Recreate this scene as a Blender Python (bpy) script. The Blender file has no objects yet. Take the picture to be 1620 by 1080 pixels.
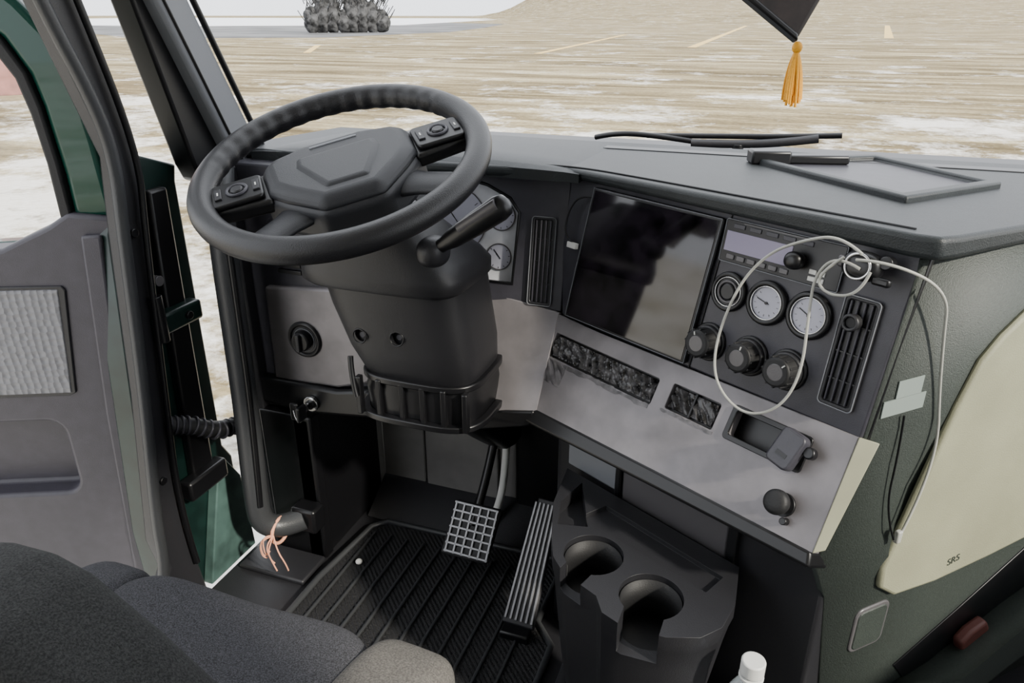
import bpy, bmesh, math, random
from mathutils import Vector, Matrix
random.seed(4)
SC=bpy.context.scene
COL=bpy.context.collection
rad=math.radians

# ------------------------------------------------------------ materials
def mat(name,col,rough=.55,metal=0,bump=0,bscale=300,speck=0,sscale=200,spec=.5,coat=0,large=0):
    m=bpy.data.materials.new(name); m.use_nodes=True
    nt=m.node_tree; b=nt.nodes['Principled BSDF']
    b.inputs['Base Color'].default_value=(*col,1); b.inputs['Roughness'].default_value=rough
    b.inputs['Metallic'].default_value=metal; b.inputs['Specular IOR Level'].default_value=spec
    b.inputs['Coat Weight'].default_value=coat
    tc=nt.nodes.new('ShaderNodeTexCoord')
    if bump:
        n=nt.nodes.new('ShaderNodeTexNoise'); n.inputs['Scale'].default_value=bscale; n.inputs['Detail'].default_value=3
        nt.links.new(tc.outputs['Object'],n.inputs['Vector'])
        bp=nt.nodes.new('ShaderNodeBump'); bp.inputs['Strength'].default_value=bump; bp.inputs['Distance'].default_value=.002
        nt.links.new(n.outputs['Fac'],bp.inputs['Height']); nt.links.new(bp.outputs['Normal'],b.inputs['Normal'])
    if speck or large:
        n=nt.nodes.new('ShaderNodeTexNoise'); n.inputs['Scale'].default_value=sscale; n.inputs['Detail'].default_value=4
        nt.links.new(tc.outputs['Object'],n.inputs['Vector'])
        r=nt.nodes.new('ShaderNodeValToRGB'); s=speck or large
        r.color_ramp.elements[0].position=.35; r.color_ramp.elements[1].position=.68
        r.color_ramp.elements[0].color=(*[max(0,c*(1-s)) for c in col],1)
        r.color_ramp.elements[1].color=(*[min(1,c*(1+s)) for c in col],1)
        nt.links.new(n.outputs['Fac'],r.inputs['Fac']); nt.links.new(r.outputs['Color'],b.inputs['Base Color'])
    return m
M_PAD=mat('dash_pad_vinyl',(.021,.025,.027),.46,bump=.3,bscale=500,speck=.12,sscale=40,spec=.4)
M_PLA=mat('charcoal_plastic',(.020,.020,.023),.40,bump=.2,bscale=600)
M_PANEL=mat('panel_plastic',(.045,.044,.055),.40,bump=.15,bscale=700,speck=.12,sscale=30)
M_BLACK=mat('black_plastic',(.005,.005,.006),.36)
M_RUB=mat('rubber_black',(.010,.010,.011),.6,bump=.2,bscale=400)
M_SIL=mat('satin_silver_plastic',(.205,.192,.200),.42,metal=.25,bump=.08,bscale=900,speck=.22,sscale=11)
M_WHEEL=mat('wheel_leather',(.012,.012,.014),.36,bump=.3,bscale=700)
M_HUB=mat('hub_plastic',(.017,.018,.022),.43,bump=.25,bscale=900)
M_COLUMN=mat('column_plastic',(.012,.012,.014),.42,bump=.2,bscale=700)
M_GREEN=mat('green_paint',(.003,.050,.034),.3,coat=.5,spec=.3)
M_JAMB=mat('jamb_dark_green',(.006,.020,.017),.35,large=.3,sscale=20)
M_GREEN2=mat('pale_green_paint',(.055,.10,.09),.45,large=.4,sscale=14)
M_CAPE=mat('end_cap_beige',(.30,.30,.21),.6,large=.1,sscale=10)
M_SIDE=mat('side_trim_greygreen',(.038,.047,.041),.55,bump=.35,bscale=500,speck=.15,sscale=250)
M_BEIGE=mat('beige_trim',(.31,.31,.21),.6,bump=.25,bscale=500,speck=.08,sscale=9)
M_FAB=mat('seat_fabric',(.062,.062,.070),.9,bump=1,bscale=900,speck=.6,sscale=550)
M_FABD=mat('seat_fabric_dark',(.028,.029,.029),.95,bump=1,bscale=900,speck=.6,sscale=500)
M_FABL=mat('seat_fabric_sunlit',(.14,.13,.117),.9,bump=.8,bscale=700,speck=.35,sscale=400)  # paler copy of the seat fabric, standing for sun on the right bolster
M_DOOR=mat('door_panel_plastic',(.054,.050,.064),.46,bump=.2,bscale=600,speck=.08,sscale=40)
M_PILL=mat('pillar_trim_grey',(.20,.21,.23),.5,bump=.15,bscale=500)
M_FIRE=mat('firewall_grey',(.17,.165,.16),.5,bump=.2,bscale=200,large=.2,sscale=8)
M_HAND=mat('handle_rubber',(.038,.040,.043),.40,bump=.2,bscale=400)
M_CHROME=mat('chrome',(.7,.7,.7),.2,metal=1)
M_ALU=mat('aluminium_brushed',(.32,.32,.33),.4,metal=.5,bump=.2,bscale=200)
M_GAUGE=mat('gauge_face',(.46,.46,.54),.35)
M_WHITE=mat('white_plastic',(.75,.75,.72),.4)
M_CABLE=mat('cable_grey',(.42,.42,.38),.5)
M_SCREEN=mat('screen_glass',(.008,.006,.009),.07,spec=.7,large=.9,sscale=28)
M_LCD=mat('radio_lcd',(.28,.25,.36),.25)
M_CLUS=mat('cluster_lens_glare',(.68,.69,.73),.25,large=.2,sscale=14)  # pale base colour carries the reflection on the cluster lens
M_FILM=mat('adhesive_residue',(.050,.048,.050),.22,bump=1,bscale=70,speck=.9,sscale=60)
M_RESID=mat('glue_residue',(.115,.108,.112),.35,bump=.6,bscale=90,speck=.5,sscale=50)
M_YEL=mat('gold_thread',(.75,.34,.008),.6,bump=.5,bscale=300)
M_CAPF=mat('pendant_cloth',(.020,.013,.012),.6,speck=.4,sscale=60)
M_PINK=mat('orange_cord',(.85,.40,.25),.7)
M_TAPE=mat('paper_tape',(.22,.26,.24),.7)
M_PANL=mat('lower_panel_grey',(.10,.095,.10),.28,bump=.1,bscale=500)
M_RED=mat('red_item',(.08,.022,.017),.6)
M_LINE=mat('faded_yellow_paint',(.72,.50,.18),.8)
M_SNOW=mat('snow',(.85,.87,.9),.8,bump=.4,bscale=1)
M_DGREY=mat('dark_grey_ground',(.13,.13,.13),.7,large=.5,sscale=.12)
M_BRICK=mat('brick',(.30,.13,.11),.8,speck=.3,sscale=2)
M_BARK=mat('bark',(.055,.055,.056),.9,speck=.9,sscale=1.5)
M_ROOF=mat('unseen_shell_bounce',(.45,.45,.43),.9)  # pale tone of the unseen shell, raised to bounce light inside
def mat_wave(name,col,scale,strength):
    m=mat(name,col,.7); nt=m.node_tree; b=nt.nodes['Principled BSDF']
    tc=nt.nodes.new('ShaderNodeTexCoord'); w=nt.nodes.new('ShaderNodeTexWave'); w.wave_type='BANDS'; w.bands_direction='DIAGONAL'
    w.inputs['Scale'].default_value=scale; w.inputs['Distortion'].default_value=3
    w.inputs['Detail Scale'].default_value=6
    nt.links.new(tc.outputs['Object'],w.inputs['Vector'])
    bp=nt.nodes.new('ShaderNodeBump'); bp.inputs['Strength'].default_value=strength; bp.inputs['Distance'].default_value=.006
    nt.links.new(w.outputs['Fac'],bp.inputs['Height']); nt.links.new(bp.outputs['Normal'],b.inputs['Normal'])
    return m
M_MAT=mat_wave('floor_mat_rubber',(.020,.020,.022),50,1)
def mat_hex():
    m=mat('door_insert_cloth',(.22,.22,.235),.55); nt=m.node_tree; b=nt.nodes['Principled BSDF']
    tc=nt.nodes.new('ShaderNodeTexCoord'); v=nt.nodes.new('ShaderNodeTexVoronoi'); v.inputs['Scale'].default_value=80
    v.inputs['Randomness'].default_value=.3
    nt.links.new(tc.outputs['Object'],v.inputs['Vector'])
    bp=nt.nodes.new('ShaderNodeBump'); bp.inputs['Strength'].default_value=.9; bp.inputs['Distance'].default_value=.005
    nt.links.new(v.outputs['Distance'],bp.inputs['Height']); nt.links.new(bp.outputs['Normal'],b.inputs['Normal'])
    return m
M_HEX=mat_hex()
def mat_glass():
    m=bpy.data.materials.new('clear_glass'); m.use_nodes=True; nt=m.node_tree; nt.nodes.clear()
    t=nt.nodes.new('ShaderNodeBsdfTransparent'); g=nt.nodes.new('ShaderNodeBsdfGlossy'); g.inputs['Roughness'].default_value=.03
    x=nt.nodes.new('ShaderNodeMixShader'); x.inputs[0].default_value=.04; o=nt.nodes.new('ShaderNodeOutputMaterial')
    nt.links.new(t.outputs[0],x.inputs[1]); nt.links.new(g.outputs[0],x.inputs[2]); nt.links.new(x.outputs[0],o.inputs[0]); return m
M_GLASS=mat_glass()
def mat_bottle():
    m=mat('bottle_plastic',(.85,.9,.93),.1); b=m.node_tree.nodes['Principled BSDF']
    b.inputs['Transmission Weight'].default_value=.6; b.inputs['IOR'].default_value=1.3; return m
M_BOT=mat_bottle()
def mat_ground():
    m=bpy.data.materials.new('gravel_lot'); m.use_nodes=True; nt=m.node_tree; b=nt.nodes['Principled BSDF']; b.inputs['Roughness'].default_value=.95
    b.inputs['Specular IOR Level'].default_value=.1
    L=nt.links.new
    tc=nt.nodes.new('ShaderNodeTexCoord'); mp=nt.nodes.new('ShaderNodeMapping'); mp.inputs['Rotation'].default_value=(0,0,rad(-16)); mp.inputs['Scale'].default_value=(.07,.5,1)
    L(tc.outputs['Object'],mp.inputs['Vector'])
    n1=nt.nodes.new('ShaderNodeTexNoise'); n1.inputs['Scale'].default_value=1.3; n1.inputs['Detail'].default_value=10; n1.inputs['Roughness'].default_value=.74
    L(mp.outputs[0],n1.inputs['Vector'])
    r=nt.nodes.new('ShaderNodeValToRGB'); e=r.color_ramp.elements
    e[0].position=.38; e[0].color=(.11,.082,.040,1); e[1].position=.63; e[1].color=(.48,.41,.26,1)
    x=e.new(.5); x.color=(.255,.205,.115,1)
    L(n1.outputs['Fac'],r.inputs['Fac'])
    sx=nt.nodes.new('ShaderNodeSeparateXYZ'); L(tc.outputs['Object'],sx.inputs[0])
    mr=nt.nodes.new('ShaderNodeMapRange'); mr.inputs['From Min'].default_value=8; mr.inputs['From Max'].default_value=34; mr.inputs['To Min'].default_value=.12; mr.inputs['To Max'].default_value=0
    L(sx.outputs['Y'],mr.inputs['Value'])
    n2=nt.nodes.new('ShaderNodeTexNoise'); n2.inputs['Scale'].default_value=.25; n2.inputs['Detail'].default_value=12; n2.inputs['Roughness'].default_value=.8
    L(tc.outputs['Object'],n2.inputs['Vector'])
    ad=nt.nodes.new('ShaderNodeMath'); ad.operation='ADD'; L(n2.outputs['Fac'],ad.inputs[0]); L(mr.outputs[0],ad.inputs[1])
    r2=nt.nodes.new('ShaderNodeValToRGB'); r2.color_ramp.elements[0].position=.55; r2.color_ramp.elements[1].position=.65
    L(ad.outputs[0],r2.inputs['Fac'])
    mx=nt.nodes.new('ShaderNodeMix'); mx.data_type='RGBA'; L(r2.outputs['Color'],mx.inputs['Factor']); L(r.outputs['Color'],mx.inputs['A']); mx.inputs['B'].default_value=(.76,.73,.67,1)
    n3=nt.nodes.new('ShaderNodeTexNoise'); n3.inputs['Scale'].default_value=9; n3.inputs['Detail'].default_value=6
    L(tc.outputs['Object'],n3.inputs['Vector'])
    mx2=nt.nodes.new('ShaderNodeMix'); mx2.data_type='RGBA'; mx2.blend_type='OVERLAY'; mx2.inputs['Factor'].default_value=.6
    L(mx.outputs['Result'],mx2.inputs['A']); L(n3.outputs['Fac'],mx2.inputs['B']); L(mx2.outputs['Result'],b.inputs['Base Color'])
    return m
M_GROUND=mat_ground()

# ------------------------------------------------------------ helpers
def empty(name):
    e=bpy.data.objects.new(name,None); COL.objects.link(e); e.empty_display_size=.05; return e
def finish(name,bm,m,parent=None,M=None,bevel=0,seg=2,smooth=True,sub=0,ang=35):
    bmesh.ops.recalc_face_normals(bm,faces=bm.faces)
    me=bpy.data.meshes.new(name); bm.to_mesh(me); bm.free(); me.materials.append(m)
    if smooth:
        me.shade_smooth(); me.set_sharp_from_angle(angle=rad(ang))
    o=bpy.data.objects.new(name,me); COL.objects.link(o)
    if M is not None: o.matrix_world=M
    if bevel:
        b=o.modifiers.new('bevel','BEVEL'); b.width=bevel; b.segments=seg; b.limit_method='ANGLE'; b.angle_limit=rad(35)
    if sub:
        s=o.modifiers.new('sub','SUBSURF'); s.levels=sub; s.render_levels=sub
    if parent:
        mw=o.matrix_world.copy(); o.parent=parent; o.matrix_world=mw
    return o
def frame(o,u,v):
    u=Vector(u).normalized(); v=Vector(v); n=u.cross(v).normalized(); v=n.cross(u)
    M=Matrix.Identity(4)
    for i in range(3): M[i][0]=u[i]; M[i][1]=v[i]; M[i][2]=n[i]; M[i][3]=o[i]
    return M
I4=Matrix.Identity(4)
def prism(name,M,pts,z0,z1,m,parent=None,bevel=.003,seg=2,taper=None):
    bm=bmesh.new(); n=len(pts)
    a=[bm.verts.new((x,y,z0)) for x,y in pts]
    tp=taper or pts
    b=[bm.verts.new((x,y,z1)) for x,y in tp]
    bm.faces.new(a); bm.faces.new(b)
    for i in range(n): bm.faces.new((a[i],a[(i+1)%n],b[(i+1)%n],b[i]))
    return finish(name,bm,m,parent,M,bevel,seg)
def box(name,M,u0,u1,v0,v1,z0,z1,m,parent=None,bevel=.002):
    return prism(name,M,[(u0,v0),(u1,v0),(u1,v1),(u0,v1)],z0,z1,m,parent,bevel)
def rrect(u0,u1,v0,v1,r,n=5):
    p=[]
    for cx,cy,a0 in((u1-r,v1-r,0),(u0+r,v1-r,90),(u0+r,v0+r,180),(u1-r,v0+r,270)):
        for i in range(n+1):
            a=rad(a0+90*i/n); p.append((cx+r*math.cos(a),cy+r*math.sin(a)))
    return p
def cyl(name,M,cx,cy,r,z0,z1,m,parent=None,bevel=.001,n=40,r2=None):
    r2=r if r2 is None else r2
    c=[(math.cos(2*math.pi*i/n),math.sin(2*math.pi*i/n)) for i in range(n)]
    return prism(name,M,[(cx+r*x,cy+r*y) for x,y in c],z0,z1,m,parent,bevel,2,[(cx+r2*x,cy+r2*y) for x,y in c])
def torus(name,M,cx,cy,R,r,z,m,parent=None,n=64,k=14,rfun=None,flat=1):
    bm=bmesh.new(); rings=[]
    for i in range(n):
        a=2*math.pi*i/n; ring=[]
        for j in range(k):
            b=2*math.pi*j/k; rr=r
            if rfun: rr=rfun(a,b,r)
            q=R+rr*math.cos(b); ring.append(bm.verts.new((cx+q*math.cos(a),cy+q*math.sin(a),z+rr*flat*math.sin(b))))
        rings.append(ring)
    for i in range(n):
        for j in range(k):
            bm.faces.new((rings[i][j],rings[(i+1)%n][j],rings[(i+1)%n][(j+1)%k],rings[i][(j+1)%k]))
    return finish(name,bm,m,parent,M,ang=80)
def loft(name,rings,m,parent=None,M=None,bevel=0,cap=True,ang=40,sub=0,smooth=True):
    bm=bmesh.new(); vr=[[bm.verts.new(p) for p in r] for r in rings]; n=len(rings[0])
    for a,b in zip(vr,vr[1:]):
        for i in range(n): bm.faces.new((a[i],a[(i+1)%n],b[(i+1)%n],b[i]))
    if cap: bm.faces.new(vr[0]); bm.faces.new(vr[-1])
    return finish(name,bm,m,parent,M,bevel,2,smooth,sub,ang)
def sring(cx,cy,z,hx,hy,e=.4,n=40,dz=0):
    out=[]
    for i in range(n):
        a=2*math.pi*i/n; c,s=math.cos(a),math.sin(a)
        x=abs(c)**e*(1 if c>0 else -1); y=abs(s)**e*(1 if s>0 else -1)
        out.append((cx+hx*x,cy+hy*y,z+dz*y))
    return out
def superell(name,M,hx,hy,hz,e1,e2,m,parent=None,nu=56,nv=32,fn=None):
    bm=bmesh.new(); P=lambda t,e: abs(t)**e*(1 if t>=0 else -1); rows=[]
    for j in range(1,nv):
        b=-math.pi/2+math.pi*j/nv; row=[]
        for i in range(nu):
            a=2*math.pi*i/nu
            p=Vector((hx*P(math.cos(b),e1)*P(math.cos(a),e2),hy*P(math.cos(b),e1)*P(math.sin(a),e2),hz*P(math.sin(b),e1)))
            if fn: p=fn(p)
            row.append(bm.verts.new(p))
        rows.append(row)
    for r0,r1 in zip(rows,rows[1:]):
        for i in range(nu): bm.faces.new((r0[i],r0[(i+1)%nu],r1[(i+1)%nu],r1[i]))
    bm.faces.new(rows[0]); bm.faces.new(rows[-1])
    return finish(name,bm,m,parent,M,ang=70)
def tube(name,pts,r,m,parent=None,cyclic=False,res=8,radii=None,kind='NURBS'):
    c=bpy.data.curves.new(name,'CURVE'); c.dimensions='3D'; c.bevel_depth=r; c.bevel_resolution=4; c.resolution_u=res; c.use_fill_caps=True
    if kind=='NURBS':
        s=c.splines.new('NURBS'); s.points.add(len(pts)-1)
        for i,p in enumerate(pts):
            s.points[i].co=(*p,1); s.points[i].radius=radii[i] if radii else 1
        s.order_u=3; s.use_endpoint_u=True; s.use_cyclic_u=cyclic
    else:
        s=c.splines.new('POLY'); s.points.add(len(pts)-1)
        for i,p in enumerate(pts): s.points[i].co=(*p,1)
        s.use_cyclic_u=cyclic
    tmp=bpy.data.objects.new(name+'_c',c); COL.objects.link(tmp)
    bpy.context.view_layer.update()
    me=bpy.data.meshes.new_from_object(tmp.evaluated_get(bpy.context.evaluated_depsgraph_get()))
    bpy.data.objects.remove(tmp)
    me.name=name; me.materials.clear(); me.materials.append(m); me.shade_smooth()
    o=bpy.data.objects.new(name,me); COL.objects.link(o)
    if parent: o.parent=parent
    return o
def cut(ob,cutters):
    for c in cutters:
        b=ob.modifiers.new('cut','BOOLEAN'); b.operation='DIFFERENCE'; b.object=c; b.solver='EXACT'
    n=len(cutters)
    for k in range(n): ob.modifiers.move(len(ob.modifiers)-1,0)
    bev=[(x.width,x.segments) for x in ob.modifiers if x.type=='BEVEL']
    for x in list(ob.modifiers):
        if x.type=='BEVEL': ob.modifiers.remove(x)
    bpy.context.view_layer.update()
    me=bpy.data.meshes.new_from_object(ob.evaluated_get(bpy.context.evaluated_depsgraph_get()))
    ob.modifiers.clear(); ob.data=me; me.set_sharp_from_angle(angle=rad(35))
    for w,s in bev:
        b=ob.modifiers.new('bevel','BEVEL'); b.width=w; b.segments=s; b.limit_method='ANGLE'; b.angle_limit=rad(35)
    for c in cutters: bpy.data.objects.remove(c)
def P(M,u,v,z=0): return tuple(M@Vector((u,v,z)))
def text(name,M,u,v,z,s,size,m,parent=None,ext=.0002):
    c=bpy.data.curves.new(name,'FONT'); c.body=s; c.size=size; c.extrude=ext; c.align_x='CENTER'; c.align_y='CENTER'
    c.materials.append(m); o=bpy.data.objects.new(name,c); COL.objects.link(o); o.matrix_world=M@Matrix.Translation((u,v,z))
    if parent: mw=o.matrix_world.copy(); o.parent=parent; o.matrix_world=mw
    return o

# frames (metres)
FP=frame((-.344,1.250,.896),(.856,-.517,0),(.090,.149,.985))            # centre panel
FL=frame((-.339,1.197,.656),(.856,-.516,.006),(.25,.415,.874))   # silver lower panel
FC=frame((0,1.250,.896),(1,0,0),(0,.174,.985))         # cluster fascia
FS=frame((.166,.942,0),(.714,.70,0),(0,0,1))           # console side (v = world z)
FD=frame((-1.1,.93,0),(.907,.42,0),(0,0,1))            # open door (u negative outward)
FB=frame((-.312,1.132,0),(.881,-.474,0),(0,0,1))       # lower console front
def D(pts): return [(-x,y) for x,y in pts]

# ------------------------------------------------------------ dashboard
dash=empty('dashboard')
prism('core',I4,[(-1.02,1.27),(-.37,1.27),(.11,.975),(.175,.985),(.79,1.60),(-1.02,1.60)],.44,.885,M_PLA,dash,0)
padpts=[(-1.04,1.215),(-.80,1.195),(-.60,1.19),(-.46,1.20),(-.345,1.225),(-.2,1.140),(0,1.018),(.150,.925),(.178,.917),(.200,.935),(.30,1.045),(.50,1.24),(.88,1.62),(-1.04,1.62)]
pad=prism('pad',I4,padpts,.886,.92,M_PAD,dash,.011,4)
for v in pad.data.vertices:
    v.co.z = (.921-.036*(v.co.y-.92)) if v.co.z>.9 else min(.893,.893-.03*(v.co.y-1.25))
tube('pad_seam',[(-.80,1.215,.913),(-.46,1.222,.9115),(-.34,1.245,.9105),(-.19,1.162,.9135),(.01,1.04,.918),(.155,.952,.9205)],.0016,M_BLACK,dash)
rr=[]
for y,k in ((1.205,.3),(1.22,.8),(1.30,1),(1.45,.9),(1.58,.5)):
    r=[]
    for i in range(25):
        t=i/24; r.append((-.98+.66*t,y,.905-.03*(y-1.2)+.018*k*math.sin(math.pi*t)**.5))
    for i in range(25):
        t=1-i/24; r.append((-.98+.66*t,y,.890-.03*(y-1.2)))
    rr.append(r)
loft('instrument_shoulder',rr,M_PAD,dash,ang=60)
TR=frame((.162,1.132,.9130),(.62,.785,-.028),(-.785,.62,-.022))
tq=[(0,0),(.236,0),(.337,.271),(.097,.34)]
def grow(pts,k):
    cx=sum(p[0] for p in pts)/len(pts); cy=sum(p[1] for p in pts)/len(pts)
    return [(cx+(x-cx)*k,cy+(y-cy)*k) for x,y in pts]
tr=prism('top_tray_rim',TR,grow(tq,1.05),-.006,.010,M_PAD,dash,.004,3)
cut(tr,[prism('cutter',TR,grow(tq,.90),.001,.03,M_PAD,None,0)])
prism('top_tray_floor',TR,grow(tq,.93),-.003,.0015,M_PANEL,dash,.001)
box('top_latch',frame((-.055,1.40,.903),(.95,.3,0),(-.3,.95,0)),0,.07,0,.04,0,.024,M_BLACK,dash,.004)
box('top_latch_bar',frame((.005,1.425,.903),(.95,.3,0),(-.3,.95,0)),0,.11,0,.03,0,.016,M_BLACK,dash,.004)
box('defrost_vent',frame((-.35,1.50,.899),(1,0,0),(0,1,-.035)),0,.9,0,.04,-.002,.003,M_BLACK,dash,.001)
cf=prism('cluster_fascia',FC,[(-1.0,-.245),(-.344,-.245),(-.344,0),(-1.0,0)],-.02,0,M_PANEL,dash,.002)
clp=[(-.80,-.205),(-.442,-.205),(-.436,-.075),(-.455,-.050),(-.50,-.030),(-.56,-.018),(-.62,-.015),(-.70,-.018),(-.77,-.03),(-.806,-.07)]
cut(cf,[prism('cutter',FC,clp,-.03,.01,M_PLA,None,0)])
tube('cluster_trim',[P(FC,x,y,.0) for x,y in clp],.003,M_BLACK,dash,cyclic=True,kind='POLY')
box('cluster_back',FC,-.82,-.43,-.23,0,-.04,-.016,M_CLUS,dash,0)
box('fascia_rim',FC,-.343,-.339,-.24,0,-.004,.001,M_BLACK,dash,.0005)
ic=empty('instrument_cluster')
for i,(cx,cy,r) in enumerate([(-.70,-.10,.060),(-.565,-.10,.060),(-.475,-.085,.026),(-.476,-.160,.024),(-.632,-.16,.025)]):
    torus(f'dial_ring_{i}',FC,cx,cy,r,.0012,-.014,M_PANL,ic,40,8)
    cyl(f'dial_face_{i}',FC,cx,cy,r-.001,-.0160,-.0145,M_GAUGE,ic,0)
    box(f'dial_needle_{i}',FC@Matrix.Translation((cx,cy,0))@Matrix.Rotation(rad(40),4,'Z'),-.0008,.0008,-.005,r*.7,-.0142,-.0135,M_BLACK,ic,0)
    for k in range(9):
        a=rad(-220+k*32.5); R_=Matrix.Translation((cx,cy,0))@Matrix.Rotation(a,4,'Z')
        box(f'dial_tick_{i}_{k}',FC@R_,r*.78,r*.9,-.0006,.0006,-.0142,-.0138,M_BLACK,ic,0)
cp=prism('centre_fascia',FP,[(0,0),(.600,0),(.594,-.12),(.590,-.243),(.030,-.246),(.003,-.12)],-.02,0,M_PANEL,dash,.003)
prism('centre_fascia_lip',FP,[(-.006,.006),(.606,.006),(.600,-.12),(.596,-.250),(.026,-.252),(-.003,-.12)],-.024,-.006,M_BLACK,dash,.002)
tube('fascia_step',[P(FP,.334,-.004,.001),P(FP,.326,-.12,.001),P(FP,.318,-.244,.001)],.0014,M_BLACK,dash)
sl=prism('silver_trim',FL,[(-.01,-.004),(.10,-.006),(.556,0),(.562,-.160),(.30,-.168),(.033,-.180),(-.012,-.181)],-.02,0,M_SIL,dash,.005,3)
c1=prism('cutter',FL,rrect(.005,.247,-.080,-.036,.004),-.012,.02,M_PLA,None,0)
c2=prism('cutter',FL,rrect(.274,.362,-.074,-.033,.004),-.012,.02,M_PLA,None,0)
c3=prism('cutter',FL,rrect(.388,.500,-.070,-.030,.004),-.035,.02,M_PLA,None,0)
cut(sl,[c1,c2,c3])
# crumpled leftover film inside the open switch bays
def crumple(name,M,u0,u1,v0,v1,z,amp,m,parent,nu=90,nv=18,seed=0):
    bm=bmesh.new(); G=[]
    rnd=random.Random(seed); ph=[(rnd.uniform(60,240),rnd.uniform(60,240),rnd.uniform(0,6.28)) for _ in range(7)]
    for j in range(nv+1):
        row=[]
        for i in range(nu+1):
            u=u0+(u1-u0)*i/nu; v=v0+(v1-v0)*j/nv
            h=sum(abs(math.sin(a*u+b*v+c)) for a,b,c in ph)/7
            if j in(0,nv) or i in(0,nu): h=0
            row.append(bm.verts.new((u,v,z+amp*(h-.3)*1.6)))
        G.append(row)
    for j in range(nv):
        for i in range(nu): bm.faces.new((G[j][i],G[j][i+1],G[j+1][i+1],G[j+1][i]))
    return finish(name,bm,m,parent,M,0,ang=25)
box('switch_bay_back',FL,.003,.249,-.083,-.034,-.0135,-.0115,M_BLACK,dash,0)
crumple('torn_film_wide',FL,.007,.245,-.078,-.038,-.0085,.010,M_FILM,dash,110,20,1)
box('switch_pair_back',FL,.27,.365,-.077,-.03,-.0135,-.0115,M_BLACK,dash,0)
crumple('torn_film_pair',FL,.276,.360,-.072,-.035,-.0085,.009,M_FILM,dash,46,18,2)
box('switch_pair_divider',FL,.316,.320,-.073,-.034,-.011,-.001,M_BLACK,dash,.001)
crumple('glue_residue_patch',FL,-.004,.060,-.125,-.081,-.0012,.0035,M_RESID,dash,30,20,5)
def ragged(u0,u1,v0,v1,j,n=22):
    p=[]
    for i in range(n+1): p.append((u0+(u1-u0)*i/n,v0+random.uniform(-j,j)))
    for i in range(n+1): p.append((u1-(u1-u0)*i/n,v1+random.uniform(-j,j)))
    return p
prism('glue_strip',FL,ragged(.06,.245,-.088,-.081,.0025),-.0003,.0005,M_RESID,dash,0)
prism('glue_strip_pair',FL,ragged(.268,.366,-.080,-.0755,.0015),-.0003,.0005,M_RESID,dash,0)
box('slot_back',FL,.385,.503,-.073,-.027,-.034,-.03,M_BLACK,dash,0)
sr=prism('slot_rim',FL,rrect(.382,.506,-.076,-.024,.006),-.001,.003,M_BLACK,dash,.001)
cut(sr,[prism('cutter',FL,rrect(.390,.498,-.068,-.032,.003),-.01,.02,M_PLA,None,0)])
def quadprism(name,pts,th,m,parent,bevel=.003):
    pts=[Vector(p) for p in pts]; n=(pts[1]-pts[0]).cross(pts[2]-pts[0]).normalized()
    if n.y>0: n=-n
    bm=bmesh.new(); a=[bm.verts.new(p) for p in pts]; b=[bm.verts.new(p-n*th) for p in pts]; k=len(pts)
    bm.faces.new(a); bm.faces.new(b)
    for i in range(k): bm.faces.new((a[i],a[(i+1)%k],b[(i+1)%k],b[i]))
    return finish(name,bm,m,parent,None,bevel,2)
quadprism('silver_trim_inner',[(-.70,1.235,.685),(-.56,1.222,.678),(-.45,1.210,.668),(-.345,1.199,.656),(-.356,1.104,.499),(-.42,1.115,.478),(-.49,1.13,.462),(-.70,1.13,.462)],.02,M_SIL,dash,.002)
prism('lower_lip',FL,[(-.03,-.176),(.033,-.176),(.30,-.166),(.560,-.158),(.566,-.180),(.30,-.192),(.033,-.206),(-.03,-.206)],-.06,.002,M_BLACK,dash,.005,3)
quadprism('lower_lip_inner',[(-.36,1.100,.500),(-.365,1.10,.468),(-.49,1.12,.425),(-.72,1.12,.425),(-.72,1.12,.465),(-.49,1.12,.465)],.05,M_BLACK,dash,.004)
FQ=frame((0,1.15,0),(1,0,0),(0,.0,1))
prism('left_silver_trim',FQ,[(-.950,.648),(-.79,.662),(-.72,.66),(-.72,.47),(-.80,.445),(-.957,.440)],-.02,0,M_SIL,dash,.006,3)
prism('left_fascia',FQ,[(-1.0,.89),(-.66,.89),(-.66,.42),(-1.0,.42)],-.10,-.012,M_PANEL,dash,.004)
prism('left_lower_trim',FQ,[(-1.0,.445),(-.80,.443),(-.70,.462),(-.48,.470),(-.48,.43),(-.70,.395),(-.90,.372),(-1.0,.385)],-.09,.01,M_BLACK,dash,.008,3)
torus('light_switch_bezel',FQ,-.866,.545,.034,.005,.002,M_BLACK,dash,40,10)
cyl('light_switch_base',FQ,-.866,.545,.032,-.003,.003,M_PLA,dash)
torus('light_switch_ring',FQ,-.866,.545,.024,.0010,.004,M_PILL,dash,36,6)
cyl('light_switch_knob',FQ,-.866,.545,.020,.002,.020,M_BLACK,dash,.003)
box('light_switch_grip',FQ,-.870,-.862,.526,.564,.018,.028,M_PLA,dash,.002)
for k in range(4): box(f'left_vent_slat_{k}',FQ,-.915,-.86,.68+k*.014,.688+k*.014,-.012,-.004,M_BLACK,dash,.001)
ig=empty('ignition_key')
cyl('lock',FQ,-.859,.405,.017,.010,.020,M_CHROME,ig,.002)
cyl('lock_core',FQ,-.859,.405,.010,.018,.024,M_BLACK,ig,.001)
box('key_blade',FQ,-.861,-.857,.398,.412,.022,.040,M_CHROME,ig,.0005)
box('key_head',FQ,-.863,-.855,.385,.418,.038,.066,M_BLACK,ig,.003)
box('fob',FQ,-.905,-.885,.365,.405,.022,.03,M_BLACK,ig,.003)
tube('key_ring',[P(FQ,-.859,.385,.05),P(FQ,-.87,.37,.045),P(FQ,-.89,.375,.035),P(FQ,-.895,.39,.03)],.0012,M_CHROME,ig)

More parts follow.
